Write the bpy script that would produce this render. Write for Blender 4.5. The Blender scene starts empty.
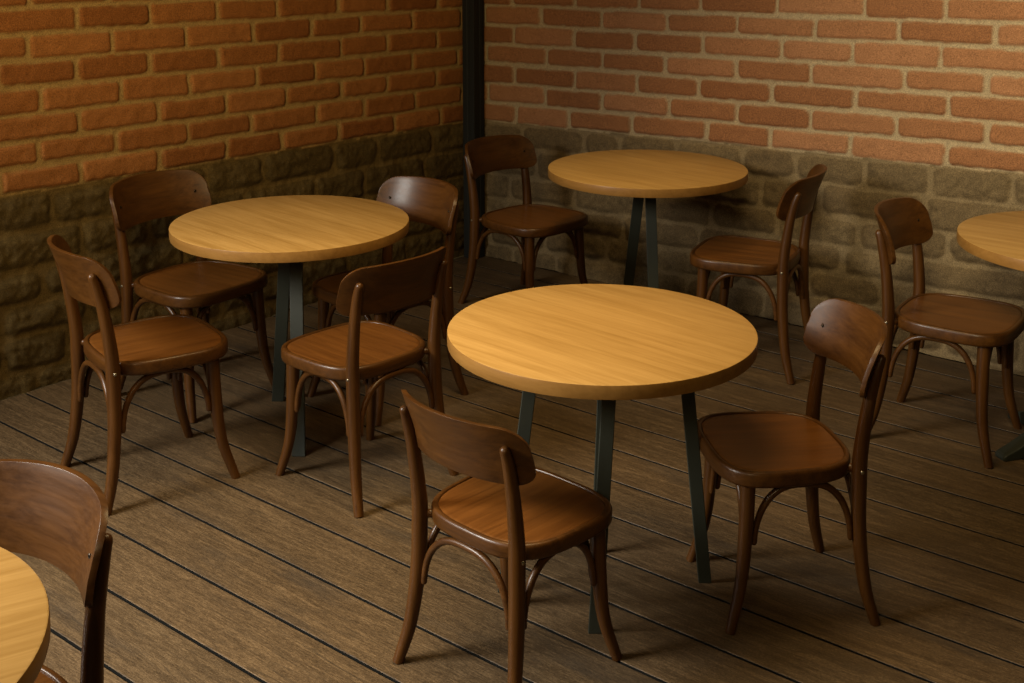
import bpy, bmesh, math, random
import numpy as np
from mathutils import Vector, Matrix

SC = bpy.context.scene
COL = SC.collection
PI = math.pi

# ---------------------------------------------------------------- camera, world, lights, exposure
# X runs along the right wall (Y = 0), the left wall is X = 0, metres, floor at Z = 0
cam_d = bpy.data.cameras.new('camera')
cam = bpy.data.objects.new('camera', cam_d)
COL.objects.link(cam)
cam.location = (4.38134, -4.99607, 1.828)
cam.rotation_euler = (math.radians(90 - 10.00824), 0, math.radians(39.4025))
cam_d.sensor_width = 36.0
cam_d.lens = 1248.917 / 1024 * 36
cam_d.shift_y = -(341.5 - 135.29) / 1024
cam_d.clip_start = 0.05
SC.camera = cam

SC.view_settings.view_transform = 'Standard'
SC.view_settings.look = 'None'
SC.view_settings.gamma = 1
SC.view_settings.use_curve_mapping = False
SC.view_settings.exposure = 0.0

world = bpy.data.worlds.new('world')
SC.world = world
world.use_nodes = True
bg = world.node_tree.nodes['Background']
bg.inputs[0].default_value = (1.0, 0.70, 0.25, 1)
bg.inputs[1].default_value = 0.034


def area(name, loc, target, size, power, color, size_y=None, spread=180):
    l = bpy.data.lights.new(name, 'AREA')
    l.energy = power
    l.color = color
    l.size = size
    l.spread = math.radians(spread)
    if size_y:
        l.shape = 'RECTANGLE'
        l.size_y = size_y
    o = bpy.data.objects.new(name, l)
    COL.objects.link(o)
    o.location = loc
    o.rotation_euler = (Vector(target) - Vector(loc)).to_track_quat('-Z', 'Y').to_euler()
    return o


def spot(name, loc, target, power, color, angle, radius=0.3, blend=1.0):
    l = bpy.data.lights.new(name, 'SPOT')
    l.energy = power
    l.color = color
    l.spot_size = math.radians(angle)
    l.spot_blend = blend
    l.shadow_soft_size = radius
    o = bpy.data.objects.new(name, l)
    COL.objects.link(o)
    o.location = loc
    o.rotation_euler = (Vector(target) - Vector(loc)).to_track_quat('-Z', 'Y').to_euler()
    return o


# daylight from the open side of the room, near and to the left of the camera
area('daylight', (0.5, -5.5, 2.3), (2.1, -3.6, 0.0), 1.3, 84, (1.0, 0.94, 0.84), 1.0, 100)
# soft warm ceiling lamp above the tables
area('ceiling_light', (2.3, -2.7, 2.9), (2.3, -2.6, 0), 1.2, 21.5, (1.0, 0.72, 0.34), 1.2, 110)
spot('table_fill', (1.5, -1.3, 2.9), (1.45, -0.6, 0.75), 80, (1.0, 0.74, 0.36), 42, 0.25)  # unseen spot added to brighten the farthest tabletop
# unseen fill light added behind the viewer to lift dark camera-facing wood
area('fill_behind', (4.3, -6.6, 2.8), (2.6, -3.4, 0.5), 0.8, 11, (1.0, 0.74, 0.38), 0.8, 120)
# unseen spots added to brighten the upper walls and leave their base dim
spot('wall_fill_right', (3.6, -3.4, 2.7), (3.4, 0, 1.75), 420, (1.0, 0.85, 0.57), 68)
spot('wall_fill_left', (2.8, -4.6, 2.6), (0, -2.1, 2.15), 320, (1.0, 0.73, 0.34), 60)

# ---------------------------------------------------------------- helpers


def tag(o, label=None, cat=None, group=None, kind=None):
    if label: o['label'] = label
    if cat: o['category'] = cat
    if group: o['group'] = group
    if kind: o['kind'] = kind
    return o


def link_mesh(name, bm, mat, parent=None, smooth=True):
    bmesh.ops.recalc_face_normals(bm, faces=bm.faces[:])
    me = bpy.data.meshes.new(name)
    bm.to_mesh(me)
    bm.free()
    if smooth:
        for p in me.polygons: p.use_smooth = True
    me.materials.append(mat)
    o = bpy.data.objects.new(name, me)
    COL.objects.link(o)
    if parent: o.parent = parent
    return o


def edge_split(o, angle=40):
    m = o.modifiers.new('split', 'EDGE_SPLIT')
    m.split_angle = math.radians(angle)


def bevel(o, w, seg=2, angle=40):
    m = o.modifiers.new('bevel', 'BEVEL')
    m.width = w
    m.segments = seg
    m.limit_method = 'ANGLE'
    m.angle_limit = math.radians(angle)
    m.harden_normals = False


def empty(name, loc=(0, 0, 0), rz=0.0):
    o = bpy.data.objects.new(name, None)
    COL.objects.link(o)
    o.empty_display_size = 0.1
    o.location = loc
    o.rotation_euler = (0, 0, rz)
    return o


def catmull(pts, n):
    """n samples per span through (vector..., extra scalars) tuples"""
    P = [np.array(p, float) for p in pts]
    P = [2 * P[0] - P[1]] + P + [2 * P[-1] - P[-2]]
    out = []
    for i in range(1, len(P) - 2):
        for k in range(n):
            t = k / n
            a, b, c, d = P[i - 1], P[i], P[i + 1], P[i + 2]
            out.append(0.5 * (2 * b + (c - a) * t + (2 * a - 5 * b + 4 * c - d) * t * t + (3 * b - a - 3 * c + d) * t ** 3))
    out.append(P[-2])
    return out


def sweep(bm, path, seg=14, round_start=False, round_end=False, flat=1.0):
    """path: list of (x, y, z, r); a round bar following it"""
    pts = [Vector(p[:3]) for p in path]
    rad = [p[3] for p in path]
    n = len(pts)
    tang = []
    for i in range(n):
        a, b = pts[max(i - 1, 0)], pts[min(i + 1, n - 1)]
        tang.append((b - a).normalized())
    rings = []
    ref = Vector((0, 1, 0)) if abs(tang[0].y) < 0.8 else Vector((1, 0, 0))
    u = (ref - tang[0] * ref.dot(tang[0])).normalized()
    seq = []
    for i in range(n):
        u = (u - tang[i] * u.dot(tang[i])).normalized()
        seq.append((pts[i], tang[i], u.copy(), rad[i]))
    if round_start:
        p, t, uu, r = seq[0]
        seq = [(p - t * r * s, t, uu, r * c) for s, c in ((0.97, 0.22), (0.8, 0.6), (0.45, 0.89))] + seq
    if round_end:
        p, t, uu, r = seq[-1]
        seq = seq + [(p + t * r * s, t, uu, r * c) for s, c in ((0.45, 0.89), (0.8, 0.6), (0.97, 0.22))]
    for p, t, uu, r in seq:
        w = t.cross(uu)
        rings.append([bm.verts.new(p + uu * (math.cos(2 * PI * k / seg) * r) + w * (math.sin(2 * PI * k / seg) * r * flat)) for k in range(seg)])
    for a, b in zip(rings, rings[1:]):
        for k in range(seg):
            bm.faces.new((a[k], a[(k + 1) % seg], b[(k + 1) % seg], b[k]))
    bm.faces.new(rings[0][::-1])
    bm.faces.new(rings[-1])


def loft(bm, rings, cap0=True, cap1=True):
    V = [[bm.verts.new(p) for p in r] for r in rings]
    n = len(V[0])
    for a, b in zip(V, V[1:]):
        for k in range(n):
            bm.faces.new((a[k], a[(k + 1) % n], b[(k + 1) % n], b[k]))
    if cap0: bm.faces.new(V[0][::-1])
    if cap1: bm.faces.new(V[-1])
    return V


# ---------------------------------------------------------------- numpy noise for the walls
def vnoise(x, y, seed=0):
    xi, yi = np.floor(x).astype(np.int64), np.floor(y).astype(np.int64)
    fx, fy = x - xi, y - yi
    fx = fx * fx * (3 - 2 * fx)
    fy = fy * fy * (3 - 2 * fy)

    def h(a, b):
        k = (a * 374761393 + b * 668265263 + seed * 1442695041) & 0x7fffffff
        k = ((k ^ (k >> 13)) * 1274126177) & 0x7fffffff
        return ((k ^ (k >> 16)) & 0xffff) / 65535.0
    return (h(xi, yi) * (1 - fx) + h(xi + 1, yi) * fx) * (1 - fy) + (h(xi, yi + 1) * (1 - fx) + h(xi + 1, yi + 1) * fx) * fy - 0.5


def sstep(a, b, x):
    t = np.clip((x - a) / (b - a), 0, 1)
    return t * t * (3 - 2 * t)


# ---------------------------------------------------------------- materials
class NT:
    def __init__(self, name):
        self.m = bpy.data.materials.new(name)
        self.m.use_nodes = True
        self.t = self.m.node_tree
        self.b = self.t.nodes['Principled BSDF']

    def n(self, kind, **kw):
        o = self.t.nodes.new(kind)
        for k, v in kw.items(): setattr(o, k, v)
        return o

    def l(self, a, b):
        self.t.links.new(a, b)

    def ramp(self, src, stops):
        r = self.n('ShaderNodeValToRGB')
        e = r.color_ramp.elements
        while len(e) < len(stops): e.new(0.5)
        for q, (p, c) in zip(e, stops):
            q.position = p
            q.color = (*c, 1) if len(c) == 3 else c
        self.l(src, r.inputs[0])
        return r.outputs[0]

    def mix(self, fac, a, b, mode='MIX'):
        x = self.n('ShaderNodeMix', data_type='RGBA', blend_type=mode)
        for s, i in ((fac, 0), (a, 6), (b, 7)):
            if hasattr(s, 'is_output'): self.l(s, x.inputs[i])
            elif i == 0: x.inputs[0].default_value = s
            else: x.inputs[i].default_value = (*s, 1)
        return x.outputs[2]

    def math(self, op, a, b=0.0):
        x = self.n('ShaderNodeMath', operation=op)
        for s, i in ((a, 0), (b, 1)):
            if hasattr(s, 'is_output'): self.l(s, x.inputs[i])
            else: x.inputs[i].default_value = s
        return x.outputs[0]

    def noise(self, vec, scale, detail=4, rough=0.6, dist=0.0):
        x = self.n('ShaderNodeTexNoise')
        x.inputs['Scale'].default_value = scale
        x.inputs['Detail'].default_value = detail
        x.inputs['Roughness'].default_value = rough
        x.inputs['Distortion'].default_value = dist
        if vec is not None: self.l(vec, x.inputs['Vector'])
        return x.outputs['Fac']

    def coords(self, scale=(1, 1, 1), jitter=True):
        tc = self.n('ShaderNodeTexCoord')
        mp = self.n('ShaderNodeMapping')
        self.l(tc.outputs['Object'], mp.inputs['Vector'])
        mp.inputs['Scale'].default_value = scale
        if jitter:
            oi = self.n('ShaderNodeObjectInfo')
            j = self.math('MULTIPLY', oi.outputs['Random'], 37.0)
            cb = self.n('ShaderNodeCombineXYZ')
            for i in range(3): self.l(j, cb.inputs[i])
            self.l(cb.outputs[0], mp.inputs['Location'])
        return mp.outputs[0]

    def bump(self, h, strength, dist=0.002):
        b = self.n('ShaderNodeBump')
        b.inputs['Strength'].default_value = strength
        b.inputs['Distance'].default_value = dist
        self.l(h, b.inputs['Height'])
        self.l(b.outputs[0], self.b.inputs['Normal'])

    def set(self, **kw):
        for k, v in kw.items(): self.b.inputs[k.replace('_', ' ')].default_value = v


def wood(name, dark, light, axis, rough, coat=0.0, freq=1.0, contrast=1.0, bump=0.15):
    m = NT(name)
    s = [26 * freq, 26 * freq, 26 * freq]
    s[axis] = 1.6 * freq
    v = m.coords(tuple(s))
    a = m.noise(v, 1.0, 6, 0.65, 0.6)
    s2 = [110 * freq] * 3
    s2[axis] = 5 * freq
    v2 = m.coords(tuple(s2))
    f = m.noise(v2, 1.0, 3, 0.6)
    g = m.math('ADD', m.math('MULTIPLY', a, 0.7), m.math('MULTIPLY', f, 0.3))
    w = 0.16 / contrast
    col = m.ramp(g, [(0.5 - w, dark), (0.5 + w, light)])
    m.l(col, m.b.inputs['Base Color'])
    m.l(m.math('ADD', m.math('MULTIPLY', f, 0.18), rough - 0.09), m.b.inputs['Roughness'])
    m.set(Coat_Weight=coat, Coat_Roughness=0.22)
    m.b.inputs['Specular IOR Level'].default_value = 0.3
    m.bump(g, bump, 0.0015)
    return m.m


CH_D, CH_L = (0.040, 0.0138, 0.0020), (0.096, 0.0362, 0.0058)
M_CHAIR_Z = wood('chair_wood_upright', CH_D, CH_L, 2, 0.40, 0.16)
M_CHAIR_Y = wood('chair_wood_across', CH_D, CH_L, 1, 0.40, 0.16, 1.2)
M_CHAIR_X = wood('chair_wood_along', CH_D, CH_L, 0, 0.40, 0.16)
M_SEAT = wood('seat_wood', (0.082, 0.0275, 0.0045), (0.165, 0.0610, 0.0110), 0, 0.38, 0.2, 1.3)
M_OAK = wood('oak', (0.33, 0.178, 0.042), (0.52, 0.312, 0.098), 0, 0.42, 0.15, 1.1, 0.9, 0.1)
M_OAK_EDGE = wood('oak_edge_shaded', (0.22, 0.105, 0.022), (0.31, 0.157, 0.037), 0, 0.45, 0.1, 0.9)  # edge oak kept darker: shade on the rim put into its colour


def metal(name, col, rough, metallic=0.6):
    m = NT(name)
    v = m.coords((1, 1, 1))
    f = m.noise(v, 60, 4)
    m.l(m.mix(m.math('MULTIPLY', f, 0.5), col, tuple(c * 1.6 for c in col)), m.b.inputs['Base Color'])
    m.set(Roughness=rough, Metallic=metallic)
    m.bump(m.noise(v, 400, 2), 0.05, 0.001)
    return m.m


M_STEEL = metal('dark_green_steel', (0.021, 0.025, 0.017), 0.6, 0.0)
M_POST = metal('post_steel', (0.005, 0.006, 0.005), 0.75, 0.0)
M_SCREW = metal('screw_metal', (0.03, 0.022, 0.015), 0.35, 0.8)
M_BOLT = metal('bolt_metal', (0.30, 0.27, 0.20), 0.3, 0.9)


def wall_material(name, b1, b2, b3, mortar, s1, s2):
    m = NT(name)
    def at(n):
        a = m.n('ShaderNodeAttribute', attribute_name=n)
        return a.outputs['Fac']
    v = m.coords((1, 1, 1), False)
    rnd = at('rnd')
    big = m.noise(v, 9, 5, 0.6)
    fine = m.noise(v, 120, 4, 0.7)
    speck = m.noise(v, 420, 2, 0.6)
    brick = m.ramp(rnd, [(0.0, b1), (0.5, b2), (1.0, b3)])
    brick = m.mix(m.math('MULTIPLY', big, 0.55), brick, tuple(c * 0.62 for c in b1))
    stone = m.ramp(rnd, [(0.0, s1), (1.0, s2)])
    stone = m.mix(m.ramp(m.noise(v, 26, 6, 0.7), [(0.35, (0, 0, 0)), (0.65, (0.7, 0.7, 0.7))]), stone, tuple(c * 0.66 for c in s1))
    face = m.mix(at('stone'), brick, stone)
    mor = m.mix(fine, tuple(c * 0.70 for c in mortar), tuple(c * 1.25 for c in mortar))
    mor = m.mix(m.math('MULTIPLY', at('stone'), 0.86), mor, s2)
    col = m.mix(at('mask'), mor, face)
    grit = m.noise(v, 230, 3, 0.75)
    gr = m.ramp(grit, [(0.30, (0.50, 0.48, 0.44)), (0.50, (1.0, 1.0, 1.0)), (0.70, (1.55, 1.52, 1.46))])
    col = m.mix(1.0, col, gr, 'MULTIPLY')
    m.l(col, m.b.inputs['Base Color'])
    m.set(Roughness=0.9)
    m.b.inputs['Specular IOR Level'].default_value = 0.25
    m.bump(m.math('ADD', m.math('MULTIPLY', fine, 0.6), m.math('MULTIPLY', speck, 0.4)), 0.55, 0.006)
    return m.m


M_WALL_L = wall_material('brick_left', (0.25, 0.090, 0.022), (0.33, 0.128, 0.034), (0.40, 0.165, 0.048), (0.36, 0.238, 0.090),
                         (0.092, 0.060, 0.018), (0.125, 0.083, 0.027))  # darker, more orange brick: the warm light on this wall is in its colour
M_WALL_R = wall_material('brick_right', (0.28, 0.118, 0.046), (0.36, 0.165, 0.070), (0.43, 0.210, 0.098), (0.40, 0.310, 0.180),
                         (0.145, 0.099, 0.047), (0.192, 0.137, 0.067))  # lighter, pinker brick: the whiter light on this side is put into its colour


def floor_material():
    m = NT('grey_brown_decking')
    a = m.n('ShaderNodeAttribute', attribute_name='rnd').outputs['Fac']
    tc = m.n('ShaderNodeTexCoord')
    off = m.n('ShaderNodeCombineXYZ')
    m.l(m.math('MULTIPLY', a, 23.0), off.inputs[0])
    m.l(m.math('MULTIPLY', a, 51.0), off.inputs[2])
    va = m.n('ShaderNodeVectorMath', operation='ADD')
    m.l(tc.outputs['Object'], va.inputs[0])
    m.l(off.outputs[0], va.inputs[1])
    def mp(s):
        x = m.n('ShaderNodeMapping')
        x.inputs['Scale'].default_value = s
        m.l(va.outputs[0], x.inputs['Vector'])
        return x.outputs[0]
    grain = m.noise(mp((1.5, 22, 22)), 1.0, 6, 0.72, 1.6)
    fine = m.noise(mp((30, 210, 210)), 1.0, 3, 0.7, 0.3)
    grit = m.noise(mp((150, 260, 260)), 1.0, 3, 0.75)
    patch = m.noise(mp((1.6, 6, 6)), 1.0, 4, 0.6)
    # thin dark grain lines: narrow bands of a stretched, distorted noise
    ln = m.noise(mp((1.1, 17, 17)), 1.0, 2, 0.5, 0.8)
    saw = m.math('FRACT', m.math('MULTIPLY', ln, 9.0))
    lines = m.ramp(saw, [(0.0, (1, 1, 1)), (0.16, (0, 0, 0)), (0.86, (0, 0, 0)), (1.0, (1, 1, 1))])
    lmask = m.ramp(grain, [(0.42, (0, 0, 0)), (0.62, (0.75, 0.75, 0.75))])
    g = m.math('ADD', m.math('MULTIPLY', grain, 0.35), m.math('ADD', m.math('MULTIPLY', fine, 0.3), m.math('MULTIPLY', grit, 0.35)))
    col = m.ramp(g, [(0.37, (0.034, 0.0210, 0.0100)), (0.50, (0.098, 0.064, 0.032)), (0.61, (0.185, 0.125, 0.066))])
    tint = m.ramp(a, [(0, (0.88, 0.86, 0.82)), (1, (1.05, 1.0, 0.94))])
    col = m.mix(1.0, col, tint, 'MULTIPLY')
    col = m.mix(m.mix(1.0, lines, lmask, 'MULTIPLY'), col, (0.026, 0.018, 0.010))
    col = m.mix(m.ramp(patch, [(0.56, (0, 0, 0)), (0.74, (0.6, 0.6, 0.6))]), col, (0.034, 0.028, 0.022))
    m.l(col, m.b.inputs['Base Color'])
    m.l(m.math('ADD', m.math('MULTIPLY', fine, 0.25), 0.42), m.b.inputs['Roughness'])
    m.b.inputs['Specular IOR Level'].default_value = 0.35
    m.bump(g, 0.6, 0.004)
    return m.m


M_FLOOR = floor_material()
M_GAP = metal('gap_shade', (0.007, 0.007, 0.006), 0.95, 0.0)
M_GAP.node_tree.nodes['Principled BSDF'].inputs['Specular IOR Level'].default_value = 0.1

# ---------------------------------------------------------------- the setting


def build_floor():
    bm = bmesh.new()
    lay = bm.verts.layers.float.new('rnd')
    rng = random.Random(5)
    pitch, gap, bev = 0.205, 0.010, 0.0018
    seams = [0.025 - pitch * k for k in range(0, 31)]
    x0, x1 = 0.0, 6.2
    for ya, yb in zip(seams, seams[1:]):
        r = rng.random()
        a, b = min(ya, 0.02) - gap / 2, yb + gap / 2
        prof = [(a, -0.04), (a, -bev), (a - bev * .35, -bev * .3), (a - bev, 0), ((a + b) / 2, 0.0), (b + bev, 0), (b + bev * .35, -bev * .3), (b, -bev), (b, -0.04)]
        L = [bm.verts.new((x0, y, z)) for y, z in prof]
        R = [bm.verts.new((x1, y, z)) for y, z in prof]
        for v in L + R: v[lay] = r
        for k in range(len(prof) - 1):
            q = bm.faces.new((L[k], R[k], R[k + 1], L[k + 1]))
            if k in (0, len(prof) - 2): q.material_index = 1      # board sides coloured dark to stand for shade in the gaps
        bm.faces.new(L)
        bm.faces.new(R[::-1])
    # underside board below the gaps
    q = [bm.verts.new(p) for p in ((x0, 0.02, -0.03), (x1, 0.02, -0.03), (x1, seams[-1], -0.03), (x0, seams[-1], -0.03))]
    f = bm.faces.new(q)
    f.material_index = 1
    me = bpy.data.meshes.new('floor')
    bmesh.ops.recalc_face_normals(bm, faces=[g for g in bm.faces if g is not f])
    if f.normal.z < 0: f.normal_flip()
    bm.to_mesh(me)
    bm.free()
    me.materials.append(M_FLOOR)
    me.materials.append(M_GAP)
    o = bpy.data.objects.new('floor', me)
    COL.objects.link(o)
    tag(o, kind='structure', label='weathered grey brown plank floor running parallel to the right wall')


def build_wall(name, L, Ztop, tilt, zb, brick_len, pitch, phase0, mat, side, seed, label):
    """side 'R': plane Y=0, s along +X, facing -Y.  side 'L': plane X=0, s along -Y, facing +X."""
    rng = np.random.default_rng(seed)
    step = 0.0075
    ns, nz = int(L / step) + 1, int(Ztop / step) + 1
    S, Z = np.meshgrid(np.linspace(0, L, ns), np.linspace(0, Ztop, nz), indexing='ij')
    z = Z - tilt(S, Z)
    ws = S + 0.006 * vnoise(S * 9, z * 14, seed) + 0.003 * vnoise(S * 40, z * 40, seed + 1)
    wz = z + 0.007 * vnoise(S * 5, z * 9, seed + 2) + 0.0035 * vnoise(S * 35, z * 35, seed + 3)
    d = np.full(S.shape, 1.0)
    rnd = np.zeros(S.shape)
    stone = (wz < zb).astype(float)
    tiltx = np.zeros(S.shape)

    def cells(sel, rowc, half_h, lens, mort, rad, phase, jit):
        # one row
        edges = -phase + lens * np.arange(-1, int(L / lens) + 3)
        edges = edges + rng.uniform(-jit, jit, len(edges)) * lens
        s = ws[sel]
        i = np.clip(np.searchsorted(edges, s) - 1, 0, len(edges) - 2)
        c = (edges[i] + edges[i + 1]) / 2
        hw = (edges[i + 1] - edges[i]) / 2 - mort * rng.uniform(0.7, 1.3, len(edges))[i]
        hh = half_h - mort * rng.uniform(0.6, 1.25, len(edges))[i]
        dz0 = rng.uniform(-0.003, 0.003, len(edges))[i]
        rr = rad * rng.uniform(0.6, 1.3, len(edges))[i]
        qx = np.abs(s - c) - hw + rr
        qz = np.abs(wz[sel] - rowc - dz0) - hh + rr
        d[sel] = np.hypot(np.maximum(qx, 0), np.maximum(qz, 0)) + np.minimum(np.maximum(qx, qz), 0) - rr
        rnd[sel] = rng.random(len(edges))[i]
        tiltx[sel] = rng.uniform(-1, 1, len(edges))[i] * (s - c) * 0.018 + rng.uniform(-0.003, 0.003, len(edges))[i]

    row = 0
    zc = zb
    while zc < Ztop + 0.2:
        sel = (wz >= zc) & (wz < zc + pitch)
        if sel.any():
            cells(sel, zc + pitch / 2, pitch / 2, brick_len, 0.0112, 0.017, phase0 + (0.5 * brick_len if row % 2 else 0), 0.07)
        zc += pitch
        row += 1
    zc = zb
    while zc > -0.1:
        h = rng.uniform(0.125, 0.165)
        sel = (wz < zc) & (wz >= zc - h)
        if sel.any():
            cells(sel, zc - h / 2, h / 2, rng.uniform(0.30, 0.42), 0.011, 0.034, rng.uniform(0, 0.3), 0.2)
        zc -= h
    d = d + 0.004 * vnoise(S * 28, z * 28, seed + 7) + 0.002 * vnoise(S * 70, z * 70, seed + 8) + stone * 0.010 * vnoise(S * 13, z * 16, seed + 9)
    mask = sstep(0.004, -0.003, d)
    prof = sstep(0.003, -0.007, d)
    rough_b = 0.004 * vnoise(S * 22, z * 30, seed + 4) + 0.002 * vnoise(S * 75, z * 75, seed + 5)
    rough_s = 0.011 * vnoise(S * 11, z * 15, seed + 6) + 0.008 * vnoise(S * 30, z * 34, seed + 10) + 0.005 * vnoise(S * 75, z * 75, seed + 5)
    h_b = prof * (0.013 + tiltx) + rough_b
    h_s = sstep(0.008, -0.03, d) * (0.013 + tiltx) + rough_s
    H = h_b * (1 - stone) + h_s * stone
    H = H - 0.012
    co = np.empty((ns, nz, 3))
    if side == 'R':
        co[..., 0], co[..., 1], co[..., 2] = S, -H, Z
    else:
        co[..., 0], co[..., 1], co[..., 2] = H, -S, Z
    nv = ns * nz
    idx = np.arange(nv).reshape(ns, nz)
    a, b, c, e = idx[:-1, :-1], idx[1:, :-1], idx[1:, 1:], idx[:-1, 1:]
    # facing the room
    F = np.stack([a, b, c, e], -1).reshape(-1, 4) if side == 'R' else np.stack([a, b, c, e], -1).reshape(-1, 4)[:, ::-1]
    if side == 'L': F = np.stack([a, b, c, e], -1).reshape(-1, 4)[:, ::-1]
    # a back board gives the wall its thickness
    t = 0.12
    if side == 'R':
        back = [(0, t, 0), (L, t, 0), (L, t, Ztop), (0, t, Ztop)]
    else:
        back = [(-t, 0, 0), (-t, -L, 0), (-t, -L, Ztop), (-t, 0, Ztop)]
    vs = np.concatenate([co.reshape(-1, 3), np.array(back, float)])
    me = bpy.data.meshes.new(name)
    nf = len(F)
    extra = [[nv + 3, nv + 2, nv + 1, nv]]
    c0, c1, c2, c3 = int(idx[0, 0]), int(idx[-1, 0]), int(idx[-1, -1]), int(idx[0, -1])
    extra += [[c3, c2, nv + 2, nv + 3], [c0, nv, nv + 1, c1], [c1, nv + 1, nv + 2, c2], [c0, c3, nv + 3, nv]]
    if side == 'L': extra = [q[::-1] for q in extra]
    F = np.concatenate([F, np.array(extra)])
    nf = len(F)
    me.vertices.add(len(vs))
    me.vertices.foreach_set('co', vs.astype(np.float32).ravel())
    me.loops.add(nf * 4)
    me.loops.foreach_set('vertex_index', F.astype(np.int32).ravel())
    me.polygons.add(nf)
    me.polygons.foreach_set('loop_start', (np.arange(nf) * 4).astype(np.int32))
    me.polygons.foreach_set('use_smooth', np.ones(nf, bool))
    me.update(calc_edges=True)
    for an, arr in (('mask', mask), ('rnd', rnd), ('stone', stone)):
        at = me.attributes.new(an, 'FLOAT', 'POINT')
        at.data.foreach_set('value', np.concatenate([arr.ravel(), np.zeros(4)]).astype(np.float32))
    me.materials.append(mat)
    o = bpy.data.objects.new(name, me)
    COL.objects.link(o)
    tag(o, kind='structure', label=label)


build_floor()
build_wall('wall_right', 4.4, 2.1, lambda s, z: (s - 1.5) * (0.028 - 0.015 * (z - 0.78)), 0.785, 0.3755, 0.1005, 0.0825, M_WALL_R, 'R', 11,
           'right hand wall of brick above a base of rough brown stone')
build_wall('wall_left', 4.6, 2.1, lambda s, z: (s - 2.65) * 0.0185, 0.783, 0.345, 0.1010, 0.083, M_WALL_L, 'L', 23,
           'left hand wall of brick above a base of rough brown stone')

# steel post standing in the corner
def build_post():
    w, d, t = 0.040, 0.040, 0.008
    bm = bmesh.new()
    # rounded square tube with a shallow channel on each visible face
    def sq(h, z):
        return [(x * h, y * h, z) for x, y in ((-1, -1), (-.25, -1), (-.2, -.94), (.2, -.94), (.25, -1), (1, -1), (1, -.25), (.94, -.2), (.94, .2), (1, .25), (1, 1), (-1, 1))]
    loft(bm, [sq(w, 0.0), sq(w, 2.1)])
    o = link_mesh('trim_1', bm, M_POST, None, False)
    o.location = (0.058, -0.056, 0)
    o.rotation_euler = (0, 0, 0)
    bevel(o, 0.003, 2)
    tag(o, kind='structure', label='dark steel post standing in the corner between the two brick walls')


build_post()

# ---------------------------------------------------------------- bentwood chair
REAR = [(-.221, .205, 0, .0150), (-.190, .188, .11, .0180), (-.171, .176, .26, .0205), (-.166, .172, .40, .0215), (-.167, .172, .48, .0205),
        (-.181, .173, .60, .0180), (-.199, .175, .69, .0152), (-.211, .175, .728, .0125)]
FRONT = [(.150, .162, .412, .0215), (.153, .166, .28, .0205), (.165, .175, .13, .0175), (.199, .196, 0, .0140)]
REAR_C = catmull(REAR, 6)
FRONT_C = catmull(FRONT, 7)


def leg_at(curve, z):
    zs = np.array([p[2] for p in curve])
    o = np.argsort(zs)
    C = np.array(curve)[o]
    return np.array([np.interp(z, C[:, 2], C[:, k]) for k in range(4)])


def seat_ring(inset, z, n=72):
    out = []
    for k in range(n):
        t = 2 * PI * k / n
        c, s = math.cos(t), math.sin(t)
        e = 2 / 3.4 if c > 0 else 2 / 3.2
        x = 0.026 + (0.201 - inset) * math.copysign(abs(c) ** e, c)
        yw = 0.209 + 0.06 * (x - 0.03)
        y = (yw - inset) * math.copysign(abs(s) ** e, s)
        out.append((x, y, z))
    return out


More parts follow.
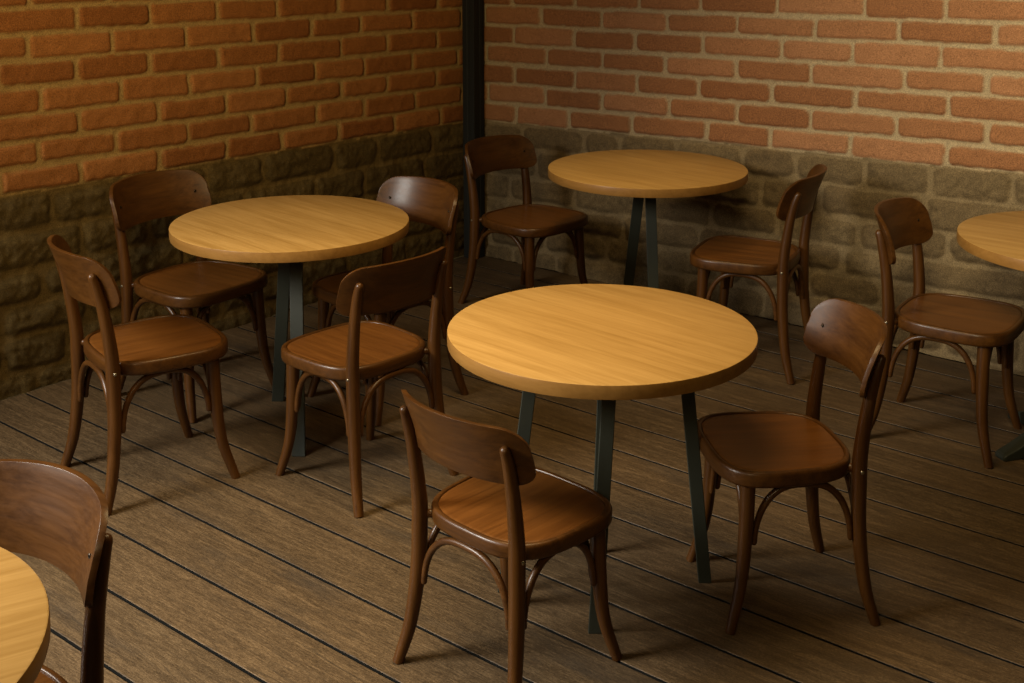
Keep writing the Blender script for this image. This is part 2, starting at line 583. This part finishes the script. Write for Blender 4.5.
def build_chair():
    root = empty('bentwood_chair')
    # seat ring
    bm = bmesh.new()
    rings = [seat_ring(.030, .404), seat_ring(.006, .404), seat_ring(.002, .407), seat_ring(0, .413), seat_ring(0, .438), seat_ring(.002, .4445), seat_ring(.006, .4475),
             seat_ring(.013, .448), seat_ring(.0155, .4465), seat_ring(.0165, .4435), seat_ring(.0175, .4435), seat_ring(.03, .4425)]
    loft(bm, rings, True, True)
    seat = link_mesh('seat', bm, M_CHAIR_Y, root)
    edge_split(seat, 50)
    bm = bmesh.new()
    rings = [seat_ring(.0172, .4415), seat_ring(.0172, .4440), seat_ring(.020, .4455), seat_ring(.028, .4458), seat_ring(.06, .4452), seat_ring(.11, .4444), seat_ring(.15, .4440)]
    loft(bm, rings, True, True)
    panel = link_mesh('seat_panel', bm, M_SEAT, seat)
    edge_split(panel, 50)
    # legs
    for s in (1, -1):
        bm = bmesh.new()
        sweep(bm, [(p[0], p[1] * s, p[2], p[3]) for p in REAR_C], 16, round_end=True)
        leg = link_mesh('leg', bm, M_CHAIR_Z, root)
        edge_split(leg, 60)
        bm = bmesh.new()
        p = leg_at(REAR_C, .425)
        for r0, x0, x1 in ((.0055, .0165, .0225),):
            bmesh.ops.create_uvsphere(bm, u_segments=12, v_segments=8, radius=.0055, matrix=Matrix.Translation((p[0], (p[1] + p[3] * .95) * s, p[2])) @ Matrix.Diagonal((1, .6, 1, 1)))
        link_mesh('bolt', bm, M_BOLT, leg)
        bm = bmesh.new()
        sweep(bm, [(p[0] + .002, p[1] * s, .424, .0115), (-.128, .132 * s, .424, .0115)], 12)
        link_mesh('bracket', bm, M_CHAIR_X, leg)
        bm = bmesh.new()
        sweep(bm, [(q[0], q[1] * s, q[2], q[3]) for q in FRONT_C], 16)
        leg = link_mesh('leg', bm, M_CHAIR_Z, root)
        edge_split(leg, 60)
    # bent braces between neighbouring legs
    def brace(ca, sa, cb, sb):
        za = .238
        A, B = leg_at(ca, za), leg_at(cb, za)
        A2, B2 = leg_at(ca, .36), leg_at(cb, .36)
        a, b = np.array([A[0], A[1] * sa]), np.array([B[0], B[1] * sb])
        a2, b2 = np.array([A2[0], A2[1] * sa]), np.array([B2[0], B2[1] * sb])
        L = np.linalg.norm(b - a)
        dr = (b - a) / L
        rr = .0102
        a = a + dr * (A[3] + rr * .6); b = b - dr * (B[3] + rr * .6)
        a2 = a2 + dr * (A2[3] + rr * .6); b2 = b2 - dr * (B2[3] + rr * .6)
        path = []
        N = 30
        for k in range(N + 1):
            t = PI * k / N
            c = math.cos(t)
            u = 0.5 - 0.5 * math.copysign(abs(c) ** (2 / 2.7), c)
            h = abs(math.sin(t)) ** (2 / 2.15)
            lo = a + (b - a) * u
            hi = a2 + (b2 - a2) * u
            p = lo + (hi - lo) * min(1, h)
            r = rr * (0.8 + 0.2 * min(1, 4 * min(k, N - k) / N))
            path.append((p[0], p[1], za + (.3945 - za) * h, r))
        bm = bmesh.new()
        sweep(bm, path, 10, True, True)
        link_mesh('brace', bm, M_CHAIR_X if abs(dr[0]) > .5 else M_CHAIR_Y, root)
    brace(REAR_C, 1, FRONT_C, 1)
    brace(REAR_C, -1, FRONT_C, -1)
    brace(FRONT_C, 1, FRONT_C, -1)
    brace(REAR_C, 1, REAR_C, -1)
    # curved plywood backrest
    hw, z0, z1, r, th, R = .217, .622, .787, .054, .0130, .33
    def postx(z):
        if z > .69: return -.199 - (z - .69) * .36
        return leg_at(REAR_C, z)[0]
    def bow(y):
        return (R - math.sqrt(R * R - y * y)) - (R - math.sqrt(R * R - .176 * .176))
    ncol, nrow = 44, 8
    bm = bmesh.new()
    front, back = [], []
    for i in range(ncol + 1):
        y = -hw * math.cos(PI * i / ncol)
        ay = abs(y)
        cut = 0
        if ay > hw - r: cut = r - math.sqrt(max(0, r * r - (ay - (hw - r)) ** 2))
        crown = .010 * (1 - (y / hw) ** 2)
        top, bot = z1 + crown - .004 - cut, z0 + crown * .6 + cut * .8
        cf, cb = [], []
        sl = y / math.sqrt(R * R - y * y)
        nx, ny = 1 / math.hypot(1, sl), -sl / math.hypot(1, sl)
        for j in range(nrow + 1):
            z = bot + (top - bot) * j / nrow
            x = postx(z) + .0135 + bow(y)
            cb.append(bm.verts.new((x, y, z)))
            cf.append(bm.verts.new((x + th * nx, y + th * ny, z)))
        front.append(cf); back.append(cb)
    for i in range(ncol):
        for j in range(nrow):
            bm.faces.new((front[i][j], front[i + 1][j], front[i + 1][j + 1], front[i][j + 1]))
            bm.faces.new((back[i][j], back[i][j + 1], back[i + 1][j + 1], back[i + 1][j]))
        bm.faces.new((front[i][0], back[i][0], back[i + 1][0], front[i + 1][0]))
        bm.faces.new((front[i][nrow], front[i + 1][nrow], back[i + 1][nrow], back[i][nrow]))
    for i in (0, ncol):
        for j in range(nrow):
            bm.faces.new((front[i][j], front[i][j + 1], back[i][j + 1], back[i][j]))
    br = link_mesh('backrest', bm, M_CHAIR_Y, root)
    bevel(br, .0035, 3, 50)
    for s in (1, -1):
        bm = bmesh.new()
        z = .708
        y = .172 * s
        x = postx(z) + .0135 + bow(y) + th * .98
        bmesh.ops.create_uvsphere(bm, u_segments=12, v_segments=8, radius=.0058, matrix=Matrix.Translation((x, y - .004 * s, z)) @ Matrix.Diagonal((.55, 1, 1, 1)))
        link_mesh('screw', bm, M_SCREW, br)
    return root


def copy_tree(o, parent=None):
    c = o.copy()
    COL.objects.link(c)
    c.parent = parent
    for ch in list(o.children): copy_tree(ch, c)
    return c


CHAIRS = [  # x, y, heading in degrees, size, label
    (2.577, -2.800, 85.5, (.930, .955, .915), 'dark brown wooden chair seen from behind at the table in the middle'),
    (2.930, -2.092, 227.0, (.930, .955, .985), 'dark wooden chair facing left, pulled up to the right side of the middle table'),
    (0.978, -2.737, 75.5, 1.032, 'dark wooden chair turned sideways before the left table, its back nearest the left wall'),
    (0.521, -2.208, 3.0, 1.052, 'dark wooden chair standing against the left brick wall behind the left table'),
    (1.532, -2.303, 176.1, .999, 'dark wooden chair seen from behind, between the left table and the middle table'),
    (1.098, -1.773, 265.0, 1.025, 'dark wooden chair mostly hidden behind the left table, its two screw heads showing'),
    (0.803, -0.514, -4.0, (1.08, 1.06, .975), 'dark wooden chair standing in front of the steel corner post'),
    (1.980, -0.511, 193.5, 1.039, 'dark wooden chair on the right of the far table, facing left towards it'),
    (2.901, -0.755, 4.7, 1.023, 'dark wooden chair facing right, pulled up to the table cut by the right edge'),
    (0.0, 0.0, 274.0, 1.0, 'dark wooden chair cut off by the left edge, behind the pale table'),
]
def cam2room(x, y):
    dx, dy = x + 0.21416166, y - 6.64161639
    return dx * .77270584 - dy * .63476427, dx * .63476427 + dy * .77270584
CHAIRS[9] = (*cam2room(-.990, 2.0), 274.0, 1.0, CHAIRS[9][4])
proto = build_chair()
for i, (x, y, a, s, lab) in enumerate(CHAIRS):
    o = proto if i == 0 else copy_tree(proto)
    o.location = (x, y, 0)
    o.rotation_euler = (0, 0, math.radians(a))
    o.scale = s if isinstance(s, tuple) else (s, s, s)
    tag(o, lab, 'chair', 'dark bentwood chairs around the tables')

# ---------------------------------------------------------------- tables
TOP_R, TOP_Z, TOP_T = .4155, .75, .0375


def build_top(root, r, grain):
    bm = bmesh.new()
    n = 128
    def ring(rr, z): return [(rr * math.cos(2 * PI * k / n), rr * math.sin(2 * PI * k / n), z) for k in range(n)]
    z0, z1 = TOP_Z - TOP_T, TOP_Z
    rs = [ring(r * .4, z0), ring(r - .004, z0), ring(r - .001, z0 + .001), ring(r, z0 + .004), ring(r, z1 - .004), ring(r - .001, z1 - .0012), ring(r - .004, z1), ring(r * .4, z1)]
    V = loft(bm, rs)
    bm.faces.ensure_lookup_table()
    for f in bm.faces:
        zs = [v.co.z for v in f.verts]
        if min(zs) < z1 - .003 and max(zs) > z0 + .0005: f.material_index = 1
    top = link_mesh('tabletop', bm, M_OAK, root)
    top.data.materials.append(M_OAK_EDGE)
    top.rotation_euler = (0, 0, grain)
    edge_split(top, 35)
    return top


def flat_leg(root, top, foot, w=.042, t=.012, face=None):
    """flat steel bar from under the top to the floor; face = horizontal direction its broad side looks towards"""
    top, foot = Vector(top), Vector(foot)
    d = (foot - top).normalized()
    f = Vector(face).normalized() if face else Vector((foot.x, foot.y, 0)).normalized()
    side = Vector((-f.y, f.x, 0))
    nrm = Vector((f.x, f.y, 0))
    bm = bmesh.new()
    def sec(p): return [p + side * (w / 2 * a) + nrm * (t / 2 * b) for a, b in ((-1, -1), (1, -1), (1, 1), (-1, 1))]
    loft(bm, [sec(top), sec(foot)])
    o = link_mesh('leg', bm, M_STEEL, root, False)
    bevel(o, .002, 2)
    return o


def plate(root, z, sx, sy, rz):
    bm = bmesh.new()
    pts = []
    for cx, cy, a0 in ((1, 1, 0), (-1, 1, 90), (-1, -1, 180), (1, -1, 270)):
        for k in range(5):
            a = math.radians(a0 + 22.5 * k)
            pts.append(((sx / 2 - .012) * cx + .012 * math.cos(a), (sy / 2 - .012) * cy + .012 * math.sin(a)))
    loft(bm, [[(x, y, z - .006) for x, y in pts], [(x, y, z) for x, y in pts]])
    o = link_mesh('mounting_plate', bm, M_STEEL, root, False)
    o.rotation_euler = (0, 0, rz)
    return o


UZ = TOP_Z - TOP_T
TB = 'round oak tables on dark steel legs'
CAMROT = math.radians(39.4025)
def camdir(dx, dy):      # offset given along / across the view -> room axes
    c, s = math.cos(-CAMROT), math.sin(-CAMROT)
    return dx * .77270584 - dy * .63476427, dx * .63476427 + dy * .77270584


# the table in the middle: four splayed legs near the rim
t = empty('round_table', (2.553, -2.398, 0))
tag(t, 'round oak table in the middle with splayed dark steel legs', 'table', TB)
build_top(t, .408, math.radians(-4))
for (tx, ty), (fx, fy) in (((.010, -.194), (-.0215, -.212)), ((.217, -.010), (.300, .036)), ((-.176, -.030), (-.258, -.012)), ((.026, .150), (.012, .200))):
    a, b = camdir(tx, ty)
    c, d = camdir(fx, fy)
    fc = camdir(0, 1)
    flat_leg(t, (a, b, UZ), (c, d, 0), .036, .012, (fc[0], fc[1], 0))
plate(t, UZ, .30, .30, math.radians(45))


def a_table(x, y, r, label, near, far, ntop=.03, ftop=-.04):
    t = empty('round_table', (x, y, 0))
    tag(t, label, 'table', TB)
    build_top(t, r, math.radians(-6))
    fc = camdir(0, 1)
    for (px, py), (tx, ty) in ((near, ntop), (far, ftop)):
        a, b = camdir(tx, ty)
        c, d = camdir(px, py)
        flat_leg(t, (a, b, UZ), (c, d, 0), .046, .014, (fc[0], fc[1], 0))
    plate(t, UZ, .18, .18, math.radians(45))
    return t


a_table(1.011, -2.140, .422, 'round oak table by the left wall with four chairs around it', (.060, -.318), (-.102, .174), (.020, -.02), (-.022, .03))
a_table(1.469, -0.528, .430, 'round oak table farthest back, near the corner post', (.024, -.22), (-.074, .17), (.010, -.02), (-.022, .03))

def pedestal(t, rz):
    """centre column on four arms that slope down to the floor"""
    plate(t, UZ, .18, .18, 0)
    bm = bmesh.new()
    loft(bm, [[(x * .03, y * .03, z) for x, y in ((-1, -1), (1, -1), (1, 1), (-1, 1))] for z in (.062, UZ)])
    o = link_mesh('column', bm, M_STEEL, t, False)
    bevel(o, .003, 2)
    for k in range(4):
        bm = bmesh.new()
        secs = []
        for r, w, za, zb in ((.0, .030, .060, .150), (.06, .030, .050, .135), (.15, .029, .018, .085), (.24, .028, .0, .040), (.285, .027, .0, .022), (.295, .024, .0, .014)):
            secs.append([(r, -w, za), (r, w, za), (r, w, zb), (r, -w, zb)])
        loft(bm, secs)
        o = link_mesh('foot', bm, M_STEEL, t, False)
        o.rotation_euler = (0, 0, math.radians(rz + 90 * k))
        bevel(o, .004, 2)


# table cut by the right edge
t = empty('round_table', (3.285, -0.600, 0))
tag(t, 'round oak table cut off by the right edge of the photo', 'table', TB)
build_top(t, .4155, 0)
pedestal(t, 57)

# pale table in the near corner
x, y = cam2room(-1.119, 1.665)
t = empty('round_table', (x, y, 0))
tag(t, 'round pale oak table cut off by the left edge of the photo', 'table', TB)
build_top(t, .4155, math.radians(70))
pedestal(t, 94)
